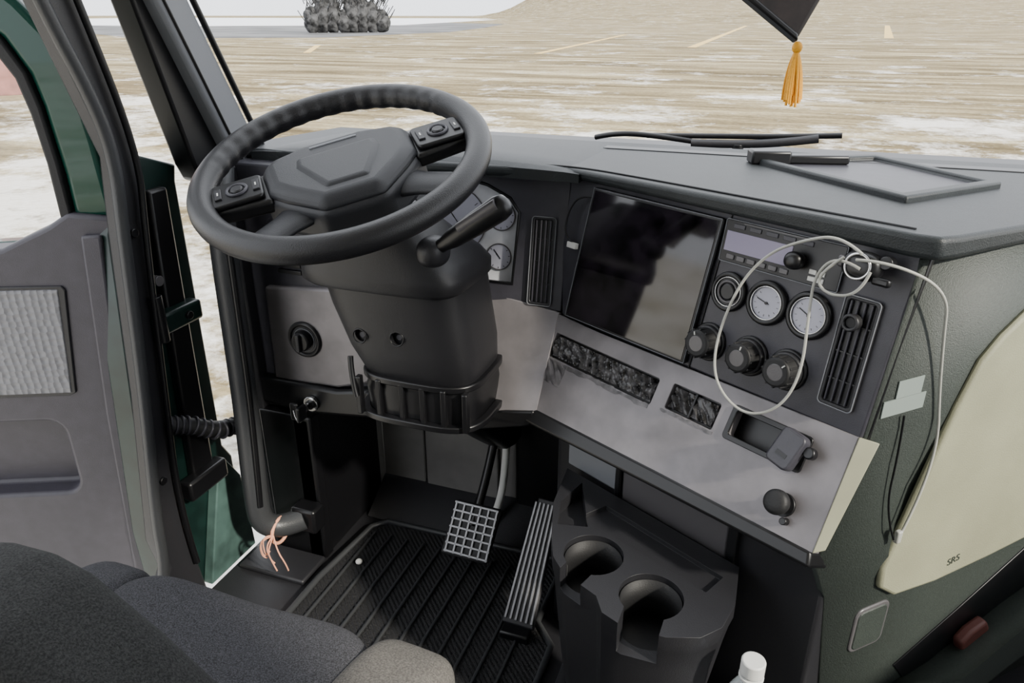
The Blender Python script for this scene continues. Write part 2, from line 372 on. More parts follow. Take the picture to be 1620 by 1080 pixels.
def vent(name,M,u0,u1,v0,v1,par):
    v=empty(name)
    o=prism('bezel',M,rrect(u0,u1,v0,v1,.006),-.001,.006,M_PLA,v,.0015)
    cut(o,[prism('cutter',M,rrect(u0+.005,u1-.005,v0+.005,v1-.005,.004),-.01,.02,M_PLA,None,0)])
    tube('outline',[P(M,a,b,.0065) for a,b in rrect(u0,u1,v0,v1,.006)],.0008,M_PILL,v,cyclic=True,kind='POLY')
    box('cavity',M,u0+.003,u1-.003,v0+.003,v1-.003,.0002,.0012,M_BLACK,v,0)
    n=4; w=(u1-u0-.01)/n
    for i in range(n):
        box(f'slat_{i}',M,u0+.005+w*(i+.25),u0+.005+w*(i+.55),v0+.006,v1-.006,.001,.006,M_PANEL,v,.0008)
    for k in (1,2,3):
        vv=v0+(v1-v0)*k/4; box(f'crossbar_{k}',M,u0+.005,u1-.005,vv-.001,vv+.001,.001,.004,M_BLACK,v,0)
    return v
vent('air_vent',FC,-.409,-.364,-.238,-.078,dash)
vent('air_vent',FP,.525,.571,-.215,-.069,dash)
cyl('vent_clip',FP,.545,-.10,.010,.006,.018,M_RUB,dash,.002)
torus('vent_clip_ring',FP,.545,-.10,.009,.0025,.020,M_PLA,dash,24,8)

tab=empty('tablet_display')
tbq=[(.046,-.243),(.314,-.240),(.328,-.013),(.066,-.012)]
prism('housing',FP,tbq,0,.010,M_BLACK,tab,.004,3)
prism('screen',FP,grow(tbq,.955),.009,.0108,M_SCREEN,tab,.0005)
tube('edge',[P(FP,a,b,.0095) for a,b in grow(tbq,.985)],.0008,M_PILL,tab,cyclic=True,kind='POLY')
tube('charging_cord',[P(FP,.066,-.03,.006),P(FP,.040,-.03,.012),P(FP,.022,-.06,.016),P(FP,.018,-.10,.014),P(FP,.040,-.115,.012),P(FP,.05,-.118,.010)],.0017,M_BLACK,tab)
box('cord_plug',FP,.030,.052,-.122,-.112,.008,.016,M_WHITE,tab,.001)

rd=empty('car_radio')
prism('body',FP,rrect(.331,.512,-.072,-.012,.003),0,.006,M_BLACK,rd,.0015)
tube('outline',[P(FP,a,b,.0055) for a,b in rrect(.331,.512,-.072,-.012,.003)],.0007,M_PILL,rd,cyclic=True,kind='POLY')
box('lcd',FP,.336,.440,-.056,-.028,.0055,.007,M_LCD,rd,.0005)
for i in range(6): box(f'preset_{i}',FP,.343+i*.017,.356+i*.017,-.067,-.060,.0055,.008,M_PANL,rd,.001)
for i in range(5): box(f'top_button_{i}',FP,.345+i*.026,.363+i*.026,-.023,-.017,.0055,.0075,M_PANEL,rd,.0005)
for i in range(4): box(f'side_key_{i}',FP,.470+.012*(i%2),.480+.012*(i%2),-.066+.009*(i//2),-.060+.009*(i//2),.0055,.008,M_WHITE,rd,.0005)
box('slot',FP,.36,.46,-.0155,-.0140,.0055,.0066,M_PANL,rd,0)

def gauge(M,cx,cy,r,ang):
    g=empty('pressure_gauge')
    torus('bezel',M,cx,cy,r,.0045,.004,M_BLACK,g,48,10)
    cyl('cup',M,cx,cy,r,0,.003,M_BLACK,g,0)
    cyl('face',M,cx,cy,r-.004,.002,.0036,M_GAUGE,g,0)
    torus('inner_ring',M,cx,cy,r-.004,.0010,.006,M_CHROME,g,48,6)
    T=M@Matrix.Translation((cx,cy,0))
    for k in range(11):
        a=rad(-225+27*k); box(f'tick_{k}',T@Matrix.Rotation(a,4,'Z'),r*.60,r*.70,-.0003,.0003,.0036,.0042,M_PANL,g,0)
    box('needle',T@Matrix.Rotation(rad(ang),4,'Z'),-.0006,.0006,-.004,r*.58,.0042,.005,M_BLACK,g,0)
    cyl('pin',M,cx,cy,.002,.004,.006,M_BLACK,g,0)
gauge(FP,.420,-.112,.027,75); gauge(FP,.483,-.111,.028,65)
g=empty('rotary_dial')
torus('bezel',FP,.358,-.113,.025,.004,.004,M_BLACK,g,48,10); cyl('cup',FP,.358,-.113,.023,0,.004,M_PLA,g,0)
torus('inner',FP,.358,-.113,.015,.0018,.006,M_PANL,g,40,8); cyl('core',FP,.358,-.113,.012,.003,.008,M_BLACK,g,.002)
torus('outer',FP,.358,-.113,.021,.0008,.006,M_CHROME,g,40,6)
for i,(cx,cy) in enumerate([(.343,-.194),(.413,-.192),(.473,-.191)]):
    k=empty('climate_knob')
    torus('bezel',FP,cx,cy,.026,.003,.002,M_BLACK,k,48,8)
    cyl('base',FP,cx,cy,.025,0,.012,M_PLA,k,.002)
    cyl('grip',FP,cx,cy,.0225,.010,.034,M_RUB,k,.003,48,.020)
    cyl('cap',FP,cx,cy,.012,.032,.0345,M_PANL,k,.001)
    box('pointer',FP@Matrix.Translation((cx,cy,0))@Matrix.Rotation(rad(20-i*30),4,'Z'),-.0008,.0008,.013,.018,.0335,.0350,M_WHITE,k,0)
    for t in range(12):
        box(f'rib_{t}',FP@Matrix.Translation((cx,cy,0))@Matrix.Rotation(rad(30*t),4,'Z'),.020,.0225,-.0015,.0015,.013,.031,M_RUB,k,.0005)

cb=empty('charging_cable')
tube('loop',[P(FP,.550,-.012,.05),P(FP,.520,.004,.05),P(FP,.473,-.012,.045),P(FP,.425,-.040,.04),P(FP,.392,-.094,.04),P(FP,.384,-.18,.05),P(FP,.400,-.235,.05),P(FP,.45,-.262,.045),P(FP,.495,-.235,.04),P(FP,.510,-.18,.035),P(FP,.498,-.10,.035),P(FP,.495,-.05,.04),P(FP,.52,-.02,.045),P(FP,.55,-.03,.045)],.0019,M_CABLE,cb)
tube('drop',[P(FP,.545,-.02,.05),P(FP,.585,-.012,.055),P(FS,.01,.86,.035),P(FS,.045,.79,.02),P(FS,.078,.70,.012),P(FS,.100,.62,.014),P(FS,.078,.537,.022),P(FS,.058,.485,.022)],.0019,M_CABLE,cb)
tube('dark_drop',[P(FS,.02,.68,.012),P(FS,.030,.62,.010),P(FS,.028,.53,.012),P(FS,.050,.48,.020)],.0014,M_BLACK,cb)
tube('small_loop',[P(FP,.53,-.02,.05),P(FP,.50,-.05,.05),P(FP,.52,-.07,.05),P(FP,.56,-.06,.05),P(FP,.565,-.03,.05)],.0018,M_CABLE,cb)
box('connector',FS,.050,.059,.475,.495,.018,.026,M_CABLE,cb,.002)
ph=empty('phone_mount')
superell('body',FP@Matrix.Translation((.545,-.028,.028)),.024,.018,.016,.7,.8,M_BLACK,ph,28,16)
cyl('stem',FP,.545,-.028,.007,.0,.03,M_BLACK,ph)
torus('ring',FP,.545,-.028,.015,.0018,.043,M_CHROME,ph,30,8)
box('claw',FP,.563,.585,-.045,-.035,.03,.04,M_BLACK,ph,.003)
box('claw_b',FP,.515,.530,-.035,-.020,.02,.035,M_PANL,ph,.003)
cyl('tab',FP,.572,-.018,.008,.02,.034,M_BLACK,ph)
sk=empty('stick_on_knob'); superell('ball',FP@Matrix.Translation((.452,-.044,.018)),.013,.012,.012,.8,.9,M_BLACK,sk,24,14); cyl('foot',FP,.452,-.044,.010,.006,.014,M_RUB,sk)

us=empty('usb_charger')
UM=FL@Matrix.Translation((.490,-.050,0))
cyl('plug',UM,0,0,.011,-.02,.02,M_BLACK,us)
prism('head',UM@Matrix.Rotation(rad(-12),4,'Z'),rrect(-.018,.018,-.026,.026,.008),.016,.036,M_PANEL,us,.003,3)
box('port',UM@Matrix.Rotation(rad(-12),4,'Z'),-.008,.008,-.012,-.006,.0355,.0365,M_BLACK,us,0)
cyl('tip',UM,.026,.006,.008,.012,.026,M_BLACK,us,.002)
lk=empty('lighter_knob')
cyl('collar',FL,.504,-.121,.016,0,.005,M_BLACK,lk); cyl('stem',FL,.504,-.121,.009,.004,.02,M_CHROME,lk)
superell('knob',FL@Matrix.Translation((.504,-.119,.026)),.017,.017,.011,.7,1,M_RUB,lk,28,16)
cyl('chain_stub',FL,.515,-.140,.005,0,.012,M_BLACK,lk)

# ------------------------------------------------------------ console side
side=empty('dash_side_panel')
def facets(name,rows,m,parent,th=.012):
    bm=bmesh.new(); V=[[bm.verts.new(p) for p in r] for r in rows]
    for a,b in zip(V,V[1:]):
        for i in range(len(a)-1): bm.faces.new((a[i],a[i+1],b[i+1],b[i]))
    o=finish(name,bm,m,parent,None,0,2)
    s=o.modifiers.new('solid','SOLIDIFY'); s.thickness=th; s.offset=0
    return o
def S(u,z,d=0): return P(FS,u,z,d)
facets('skin',[[S(0,.90),S(.2,.90),S(.45,.90),S(1.1,.90)],
  [S(-.036,.66,.002),S(.2,.66),S(.45,.66),S(1.1,.66)],
  [(.108,.861,.49),S(.14,.49,-.01),S(.45,.49),S(1.1,.49)],
  [S(-.045,.40,.0),S(.2,.40),S(.45,.40),S(1.1,.40)],
  [S(-.010,.20),S(.2,.20),S(.45,.20),S(1.1,.20)],
  [S(.01,0),S(.2,0),S(.45,0),S(1.1,0)]],M_SIDE,side)
quadprism('end_cap',[P(FL,.557,0,.001),P(FL,.578,.002,-.012),P(FL,.572,-.150,-.008),P(FL,.562,-.160,.001)],.01,M_CAPE,side,.001)
prism('beige_insert',FS,[(.50,.815),(.30,.825),(.224,.800),(.175,.765),(.146,.735),(.120,.67),(.103,.61),(.075,.51),(.050,.425),(.055,.385),(.092,.358),(.18,.352),(.30,.358),(.413,.368),(.55,.40),(.55,.80)],.004,.016,M_BEIGE,side,.006,3)
prism('latch_rim',FS,rrect(.028,.098,.262,.346,.014),.002,.009,M_PANL,side,.002)
prism('latch_button',FS,rrect(.033,.093,.267,.341,.011),.006,.0105,M_SIDE,side,.002)
text('embossed_mark',FS@Matrix.Rotation(rad(8),4,'Z'),.262,.352,.0165,'SRS',.018,M_SIDE,side,.0003)
prism('map_pocket_shade',FS,[(.15,.185),(.28,.255),(.42,.335),(.60,.36),(.80,.36),(.80,.1),(.2,.12)],.004,.0085,M_BLACK,side,.001)  # black sheet laid on for the shaded inside of the pocket
rows=[]
for k,(d,dz) in enumerate([(.0,-.02),(.05,-.012),(.065,0),(.060,-.02),(.055,-.10),(.02,-.20)]):
    rows.append([S(.13,.15+dz,d*.2),S(.24,.17+dz,d),S(.40,.235+dz,d),S(.60,.29+dz,d),S(.80,.30+dz,d)])
facets('map_pocket_wall',rows,M_SIDE,side,.006)
box('paper_label_lower',FS,-.020,.055,.684,.707,.0085,.0098,M_TAPE,side,0)
box('paper_label_upper',FS,.0,.045,.7075,.732,.0085,.0096,M_TAPE,side,0)
prism('red_cloth_item',FS,[(.29,.17),(.28,.195),(.30,.212),(.335,.222),(.35,.20),(.33,.17)],.010,.03,M_RED,side,.006,3)

# ------------------------------------------------------------ lower console + cup holder
lc=empty('lower_console')
prism('body',I4,[(-.325,1.145),(-.312,1.128),(.019,.952),(.135,.905),(.17,.945),(.34,1.12),(.30,1.39),(-.33,1.39)],0,.475,M_PLA,lc,.006,3)
box('panel_left',FB,.02,.135,.395,.462,0,.006,M_PILL,lc,.003)
box('panel_right',FB,.148,.355,.385,.462,0,.006,M_PANL,lc,.003)
box('rib',FB,.136,.147,.385,.470,0,.012,M_BLACK,lc,.002)
box('frame_side',FB,.358,.374,.33,.47,0,.014,M_BLACK,lc,.002)
box('tunnel',I4,-.24,.30,.45,.93,0,.150,M_PLA,lc,.02)
ch=empty('cup_holder')
top=[(-.292,1.095),(-.286,.99),(-.262,.90),(-.246,.858),(-.222,.830),(-.165,.800),(-.150,.772),(-.118,.757),(-.060,.757),(-.017,.772),(.008,.800),(.021,.85),(.020,.930)]
rings=[[(x,y,.152) for x,y in grow(top,.76)],[(x,y,.22) for x,y in grow(top,.84)],[(x,y,.33) for x,y in grow(top,.94)],[(x,y,.372) for x,y in grow(top,.985)],[(x,y,.376) for x,y in top],[(x,y,.400) for x,y in top]]
co=loft('body',rings,M_PLA,ch,None,.005,ang=30)
cups=[(-.190,.884),(-.092,.826)]
cs=[cyl('cutter',I4,x,y,.0455,.32,.45,M_BLACK,None,0) for x,y in cups]+[
    prism('cutter',I4,[(-.275,.995),(-.262,.935),(-.215,.945),(-.255,1.06)],.375,.45,M_BLACK,None,0),
    prism('cutter',I4,[(-.235,.965),(-.02,.86),(.0,.90),(-.20,1.01)],.392,.45,M_BLACK,None,0),
    box('cutter',frame((-.092,.826,0),(-.05,-1,0),(1,-.05,0)),0,.12,-.030,.026,.345,.45,M_BLACK,None,0),
    box('cutter',frame((-.190,.884,0),(-.35,-1,0),(1,-.35,0)),0,.12,-.022,.022,.36,.45,M_BLACK,None,0)]
cut(co,cs)
for i,(x,y) in enumerate(cups):
    cyl(f'cup_shade_floor_{i}',I4,x,y,.0450,.3205,.324,M_BLACK,ch,0)  # black disc added to darken the bottom of the cup
    bm=bmesh.new(); lo=[];hi=[]
    for k in range(41):
        a=rad(-95+45+(360-90)*k/40); lo.append(bm.verts.new((x+.0440*math.cos(a),y+.0440*math.sin(a),.325))); hi.append(bm.verts.new((x+.0440*math.cos(a),y+.0440*math.sin(a),.391)))
    for k in range(40): bm.faces.new((lo[k],lo[k+1],hi[k+1],hi[k]))
    o=finish(f'cup_shade_wall_{i}',bm,M_RUB,ch,None,0); s=o.modifiers.new('s','SOLIDIFY'); s.thickness=.0012  # dark wall added so the inside of the cup looks shaded

# ------------------------------------------------------------ steering column
colm=empty('steering_column')
rings=[sring(-.60,1.00,.885,.06,.05,.7),sring(-.60,1.02,.86,.085,.06,.6),sring(-.60,1.05,.815,.11,.085,.5),sring(-.60,1.07,.785,.135,.10,.45),sring(-.600,1.075,.765,.150,.105,.42),sring(-.600,1.075,.745,.150,.104,.42),sring(-.598,1.075,.738,.140,.10,.42)]
loft('upper_shroud',rings,M_COLUMN,colm,ang=50)
rings=[sring(-.585,1.075,.755,.128,.092,.4),sring(-.577,1.08,.70,.125,.092,.4),sring(-.562,1.09,.62,.118,.09,.4),sring(-.550,1.10,.56,.104,.088,.45),sring(-.543,1.105,.53,.085,.075,.6)]
ls=loft('lower_shroud',rings,M_COLUMN,colm,ang=50)
HF=[]
for i,(x,z) in enumerate([(-.637,.650),(-.566,.655)]):
    FH=frame((x,.9935,z),(1,0,0),(0,.11,1)); HF.append(FH)
cut(ls,[cyl('cutter',FH,0,0,.0115,-.03,.03,M_BLACK,None,0) for FH in HF])
for i,FH in enumerate(HF):
    cyl(f'screw_{i}',FH,0,0,.0112,-.028,-.012,M_BLACK,colm,0); cyl(f'screw_head_{i}',FH,0,0,.005,-.012,-.009,M_PANEL,colm,0)
    torus(f'screw_rim_{i}',FH,0,0,.0125,.0015,.0,M_BLACK,colm,28,8)
loft('gaiter_core',[sring(-.550,1.10,.575,.100,.088,.5),sring(-.552,1.10,.54,.112,.094,.5),sring(-.550,1.10,.49,.108,.092,.5),sring(-.545,1.105,.478,.09,.075,.6)],M_BLACK,colm,ang=50)
def ringband(name,z0,z1,hx,hy,th):
    o=sring(-.552,1.10,z0,hx,hy,.55,48); i_=sring(-.552,1.10,z0,hx-th,hy-th,.55,48)
    bm=bmesh.new(); rs=[[bm.verts.new((x,y,z0)) for x,y,_ in o],[bm.verts.new((x,y,z1)) for x,y,_ in o],[bm.verts.new((x,y,z1)) for x,y,_ in i_],[bm.verts.new((x,y,z0)) for x,y,_ in i_]]
    for a in range(4):
        r0=rs[a]; r1=rs[(a+1)%4]
        for k in range(48): bm.faces.new((r0[k],r0[(k+1)%48],r1[(k+1)%48],r1[k]))
    return finish(name,bm,M_BLACK,colm,None,.002)
ringband('lower_ring',.486,.498,.124,.106,.014)
ringband('upper_ring',.560,.572,.116,.100,.014)
for k,x in enumerate([-.655,-.615,-.57,-.53,-.49,-.45]):
    box(f'strut_{k}',I4,x-.005,x+.005,1.0,1.014,.492,.566,M_BLACK,colm,.002)
tube('tilt_lever',[(-.67,1.01,.60),(-.665,1.0,.56),(-.655,.995,.53)],.005,M_BLACK,colm)
tube('shaft',[(-.55,1.12,.50),(-.53,1.24,.38),(-.52,1.37,.28)],.045,M_BLACK,colm)
st=empty('multifunction_lever')
superell('pivot',Matrix.Translation((-.495,1.00,.812)),.026,.03,.024,.8,.9,M_PLA,st,28,16)
def oring(c,ax,w,h):
    ax=Vector(ax).normalized(); s=ax.cross(Vector((0,1,0))).normalized(); t=s.cross(ax); return [tuple(Vector(c)+s*w*math.cos(2*math.pi*i/20)+t*h*math.sin(2*math.pi*i/20)) for i in range(20)]
ax=(.81,-.15,.56)
p0=Vector((-.495,.995,.812))
rr=[oring(p0+Vector(ax)*t,ax,w,h) for t,w,h in((0,.011,.011),(.03,.011,.011),(.05,.015,.014),(.10,.018,.015),(.150,.019,.014),(.163,.016,.012),(.168,.007,.006))]
loft('arm',rr,M_BLACK,st,ang=60)
rr=[oring(p0+Vector(ax)*t+Vector((0,-.010,.008)),ax,.009,.006) for t in(.07,.15)]
loft('switch',rr,M_PANL,st,ang=60)

# ------------------------------------------------------------ steering wheel
sw=empty('steering_wheel')
tw=rad(22)
WM=frame((-.606,.937,.951),(1,0,0),(0,math.cos(tw),math.sin(tw)))@Matrix.Rotation(rad(39),4,'Z')
def rf(a,b,r):
    k=1
    d=math.degrees(a)%360
    if 25<d<155:
        k+=.07*math.sin(a*44)*max(0,-math.cos(b))
    return r*k
torus('rim',WM,0,0,.2035,.0188,0,M_WHEEL,sw,220,18,rf)
def hp(s): return [(-.050*s,.074*s),(.050*s,.074*s),(.105*s,.058*s),(.122*s,.040*s),(.118*s,-.030*s),(.095*s,-.060*s),(.046*s,-.112*s),(-.046*s,-.112*s),(-.095*s,-.060*s),(-.118*s,-.030*s),(-.122*s,.040*s),(-.105*s,.058*s)]
HM=WM@Matrix.Translation((0,0,-.012))
prism('hub_base',HM,hp(1.0),-.045,.008,M_HUB,sw,.012,4,hp(.98))
prism('hub_pad',HM,hp(.97),.004,.024,M_HUB,sw,.010,5,hp(.84))
prism('hub_crest',HM,[(-.062,.028),(.062,.028),(.066,.0),(.034,-.078),(-.034,-.078),(-.066,.0)],.02,.0275,M_HUB,sw,.006,3,[(-.054,.022),(.054,.022),(.058,0),(.028,-.070),(-.028,-.070),(-.058,.0)])
box('badge',HM,-.036,.036,.044,.049,.022,.0255,M_PILL,sw,.001)
for s in (-1,1):
    n_='r' if s>0 else 'l'
    pts=[(s*.105,.040),(s*.198,.030),(s*.198,-.030),(s*.105,-.040)]
    prism('spoke_'+n_,HM,pts,-.012,.010,M_BLACK,sw,.006,3)
    pm=HM@Matrix.Translation((s*.150,0,.010))
    prism('pad_'+n_,pm,rrect(-.038,.036,-.030,.030,.008),0,.008,M_BLACK,sw,.003,3)
    torus('rocker_ring_'+n_,pm,0,0,.014,.0025,.009,M_PANEL,sw,32,8)
    cyl('rocker_'+n_,pm,0,0,.009,.007,.012,M_PLA,sw,.002)
    for q in (-1,1):
        box('button_%s_%d'%(n_,q+1),pm,q*.027-.005,q*.027+.005,-.014,.014,.007,.0105,M_PLA,sw,.001)
        box('icon_%s_%d'%(n_,q+1),pm,q*.027-.001,q*.027+.001,-.004,.004,.0105,.011,M_WHITE,sw,0)
    a0=Vector((s*.070,-.060,-.012)); a1=Vector((s*.157,-.128,-.004))
    d=(a1-a0).normalized(); sd=Vector((-d.y,d.x,0)).normalized()
    rr=[]
    for t,w,h in((0,.034,.012),(.35,.025,.010),(.7,.024,.010),(1,.034,.011)):
        c=a0.lerp(a1,t); rr.append([tuple(c+sd*w*math.cos(2*math.pi*i/20)+Vector((0,0,h*math.sin(2*math.pi*i/20)))) for i in range(20)])
    loft('lower_spoke_'+n_,rr,M_HUB,sw,HM,ang=60)
rr=[[(x,y,z) for x,y,z in sring(0,-.01,zz,h,h,.8,28)] for zz,h in((-.04,.07),(-.08,.062),(-.10,.06))]
loft('boss',rr,M_PLA,sw,HM)

# ------------------------------------------------------------ left side of the cab
FW=frame((-1.05,0,0),(0,1,0),(0,0,1))   # u=y, v=z, normal +x
wl=empty('wall_left')
prism('hinge_pillar',FW,[(.875,0),(1.12,0),(1.12,.24),(1.098,.28),(1.103,.86),(1.11,.89),(1.0,.93),(.93,.80),(.87,.20)],-.08,-.03,M_JAMB,wl,.004)
prism('hinge_pillar_inner',FW,[(.985,.25),(1.045,.25),(1.06,.86),(1.015,.86)],-.03,-.01,M_BLACK,wl,.006)
prism('pale_sill_patch',FW,[(.97,0),(1.12,0),(1.11,.20),(1.07,.27),(1.05,.26)],-.03,-.005,M_GREEN2,wl,.003)
prism('aperture_trim',FW,[(.80,1.45),(.875,1.168),(.947,.93),(.93,.80),(.900,.5),(.857,.20),(.871,.126),(.80,.03),(.80,-.04),(.96,-.04),(.93,.2),(.955,.5),(.985,.8),(1.005,.93),(.951,1.169),(.88,1.45)],-.035,-.002,M_PLA,wl,.006,3)
tube('door_seal',[(-1.045,.79,1.45),(-1.045,.872,1.168),(-1.045,.925,1.03),(-1.045,.944,.93),(-1.045,.928,.80),(-1.045,.897,.5),(-1.045,.86,.25),(-1.045,.858,.16),(-1.045,.83,.07),(-1.045,.76,.03),(-1.045,.5,.02)],.011,M_HAND,wl)
tube('inner_seal',[(-1.04,.86,1.45),(-1.04,.935,1.168),(-1.04,.99,.93),(-1.04,.97,.80),(-1.04,.94,.5),(-1.04,.915,.25),(-1.04,.93,.1)],.006,M_BLACK,wl)
for i,(y,z) in enumerate([(.90,.32),(.955,.80)]):
    cyl(f'trim_screw_{i}',FW,y,z,.008,-.002,.004,M_BLACK,wl)
kp=empty('kick_panel')
prism('side',FW,[(1.13,.0),(1.40,.0),(1.40,.365),(1.13,.365)],.14,.18,M_BLACK,kp,.004)
box('return',frame((-1.04,1.13,0),(1,0,0),(0,0,1)),.045,.175,0,.37,-.03,0,M_BLACK,kp,.004)
box('ledge',I4,-1.035,-.865,1.035,1.125,.0,.012,M_PLA,kp,.004)
box('dash_corner_post',I4,-1.04,-.985,1.135,1.27,.0,.885,M_PLA,dash,.004)
ap=empty('a_pillar')
prism('outer',FW,[(.875,1.50),(1.03,1.171),(1.105,.891),(1.12,.86),(1.26,.80),(1.115,1.171),(.955,1.50)],-.03,.02,M_BLACK,ap,.006,3)
prism('inner_trim',FW,[(.890,1.50),(1.052,1.171),(1.198,.86),(1.225,.80),(1.312,.80),(1.287,.851),(1.127,1.171),(.963,1.50)],0,.05,M_PILL,ap,.010,4)
tube('pillar_seam',[(-.999,.905,1.50),(-.999,1.067,1.171),(-.999,1.232,.82)],.003,M_BLACK,ap)
tube('glass_edge',[(-1.0,.970,1.50),(-1.0,1.134,1.171),(-1.0,1.315,.81)],.006,M_BLACK,ap)
hn=empty('door_hinge')
box('leaf',FW,.95,1.07,.60,.64,-.02,.012,M_JAMB,hn,.006)
cyl('pin',frame((-1.045,.965,.59),(1,0,0),(0,1,0)),0,0,.013,0,.09,M_BLACK,hn)
box('leaf_low',FW,.95,1.06,.235,.28,-.02,.012,M_BLACK,hn,.006)
cyl('bolt',FW,1.03,.62,.008,.01,.018,M_BLACK,hn)
cyl('bolt_b',FW,.99,.70,.010,-.03,.0,M_PANL,hn)
wh=empty('wiring_conduit')
pts=[(-1.06,.95,.415),(-1.04,.985,.40),(-1.02,1.03,.365),(-1.015,1.09,.35)]
tube('hose',pts,.017,M_RUB,wh)
for i in range(12):
    t=i/11*3; k=min(2,int(t)); a=Vector(pts[k]).lerp(Vector(pts[k+1]),t-k); d=(Vector(pts[k+1])-Vector(pts[k])).normalized()
    torus(f'ring_{i}',frame(a,d.cross(Vector((0,0,1))),d.cross(d.cross(Vector((0,0,1))))),0,0,.017,.003,0,M_PANEL,wh,20,6)
gh=empty('grab_handle')
tube('bar',[(-.985,1.12,.90),(-.965,1.085,.84),(-.96,1.066,.76),(-.96,1.062,.60),(-.96,1.055,.40),(-.96,1.040,.20),(-.955,1.040,.145),(-.93,1.065,.118),(-.89,1.10,.130)],.0255,M_HAND,gh)
tube('grip_strip',[(-.936,1.055,.80),(-.935,1.048,.60),(-.935,1.041,.40),(-.938,1.026,.20)],.006,M_BLACK,gh)
box('foot',frame((-.885,1.10,.13),(1,0,0),(0,0,1)),-.03,.03,-.03,.03,-.03,.012,M_BLACK,gh,.006)
kc=empty('knotted_cord')
torus('knot',frame((-.925,1.06,.118),(0,1,.3),(0,-.3,1)),0,0,.029,.004,0,M_PINK,kc,24,8)
for i in range(6):
    a=random.uniform(-.022,.022)
    tube(f'strand_{i}',[(-.92,1.03,.125),(-.92+a,1.01,.10+.008*i),(-.915+a*1.5,1.015,.07),(-.91+a*1.2,1.02,.04+.010*i)],.0016,M_PINK,kc)

# ------------------------------------------------------------ open door
dr=empty('door_1')
dp=[(-.029,.828),(.048,.838),(.085,.815),(.172,.776),(.80,.75),(.80,.02),(.10,-.02),(.040,.05),(.031,.116),(.00,.45)]
db=prism('inner_panel',FD,D(dp),-.055,0,M_DOOR,dr,.008,3)
cut(db,[prism('cutter',FD,D(rrect(.150,.70,.272,.435,.03)),-.045,.03,M_DOOR,None,0)])
prism('skin',FD,D(dp),-.085,-.055,M_GREEN,dr,.004)
prism('insert_rim',FD,D([(.60,.712),(.085,.708),(.080,.70),(.108,.496),(.12,.490),(.60,.490)]),-.002,.004,M_PLA,dr,.002)
prism('cloth_insert',FD,D([(.595,.706),(.092,.702),(.115,.497),(.595,.497)]),.001,.006,M_HEX,dr,.002)
prism('edge_strip',FD,D([(-.005,.80),(.030,.80),(.062,.45),(.085,.06),(.050,.06),(.028,.45)]),0,.010,M_DOOR,dr,.006,3)
prism('window_frame',FD,D([(-.028,.825),(-.022,.95),(-.012,1.069),(.015,1.125),(.049,1.169),(.12,1.235),(.30,1.33),(.30,1.26),(.15,1.17),(.085,1.115),(.058,1.06),(.05,1.011),(.042,.90),(.042,.825)]),-.07,-.01,M_GREEN,dr,.012,4)
prism('window_seal',FD,D([(.042,.82),(.044,.92),(.050,1.011),(.060,1.065),(.085,1.115),(.15,1.17),(.30,1.26),(.30,1.24),(.165,1.155),(.102,1.10),(.078,1.055),(.068,1.0),(.062,.92),(.062,.82)]),-.05,-.004,M_RUB,dr,.004)
cyl('screw',FD,.005,.78,.007,0,.004,M_BLACK,dr)
box('window_glass',FD,-.75,-.06,.77,1.22,-.045,-.041,M_GLASS,dr,0)

# ------------------------------------------------------------ floor, firewall, shell
box('floor',I4,-1.05,1.05,-1.0,1.45,-.06,-.001,M_PLA,None,0)
box('unseen_ceiling',I4,-1.06,1.10,-1.0,1.0,1.85,1.90,M_ROOF,None,0)  # roof out of view, added to darken the interior
box('unseen_wall_back',I4,-1.06,1.10,-1.05,-1.0,-.05,1.9,M_ROOF,None,0)  # rear wall out of view, added with the roof to cut the light
wr=empty('unseen_wall_right')  # right side out of view, added to shade the lower cab
box('unseen_door_lower',I4,1.06,1.10,-1.0,1.75,-.05,.74,M_ROOF,wr,0)
box('post',I4,1.06,1.10,-1.0,-.15,.74,1.85,M_ROOF,wr,0)
fw=empty('wall_front')
box('firewall',I4,-1.0,1.05,1.41,1.45,-.02,.50,M_FIRE,fw,0)
FF=frame((0,1.41,0),(1,0,0),(0,0,1))
box('panel_a',FF,-.86,-.742,.0,.44,0,.008,M_FIRE,fw,.004)
box('panel_b',FF,-.738,-.545,.0,.44,0,.010,M_FIRE,fw,.004)
box('panel_c',FF,-.50,-.335,.0,.44,0,.012,M_BLACK,fw,.004)
tube('edge_conduit',[(-.513,1.385,.36),(-.515,1.38,.20),(-.528,1.36,.06),(-.55,1.33,.02)],.009,M_WHITE,fw)
prism('toe_slope',frame((0,0,0),(0,1,0),(0,0,1)),[(1.30,0),(1.41,0),(1.41,.07)],-.86,-.335,M_PLA,fw,.002)
fm=empty('floor_mat')
prism('base',I4,[(-.845,.72),(-.30,.72),(-.30,1.05),(-.345,1.10),(-.345,1.30),(-.79,1.29),(-.82,1.26),(-.845,1.06)],0,.010,M_MAT,fm,.004)
for i in range(11):
    x=-.80+i*.043; y1=1.24 if x<-.38 else 1.06
    box(f'rib_{i}',I4,x-.003,x+.003,.74,y1,.009,.016,M_HAND,fm,.002)
tube('rim',[(-.30,.72,.012),(-.30,1.05,.012),(-.345,1.10,.012),(-.345,1.295,.014),(-.79,1.285,.014),(-.82,1.255,.012),(-.84,1.06,.012),(-.84,.72,.012)],.007,M_HAND,fm,kind='POLY')
superell('crumb',Matrix.Translation((-.78,1.13,.017)),.008,.008,.006,1,1,M_WHITE,fm,12,8)

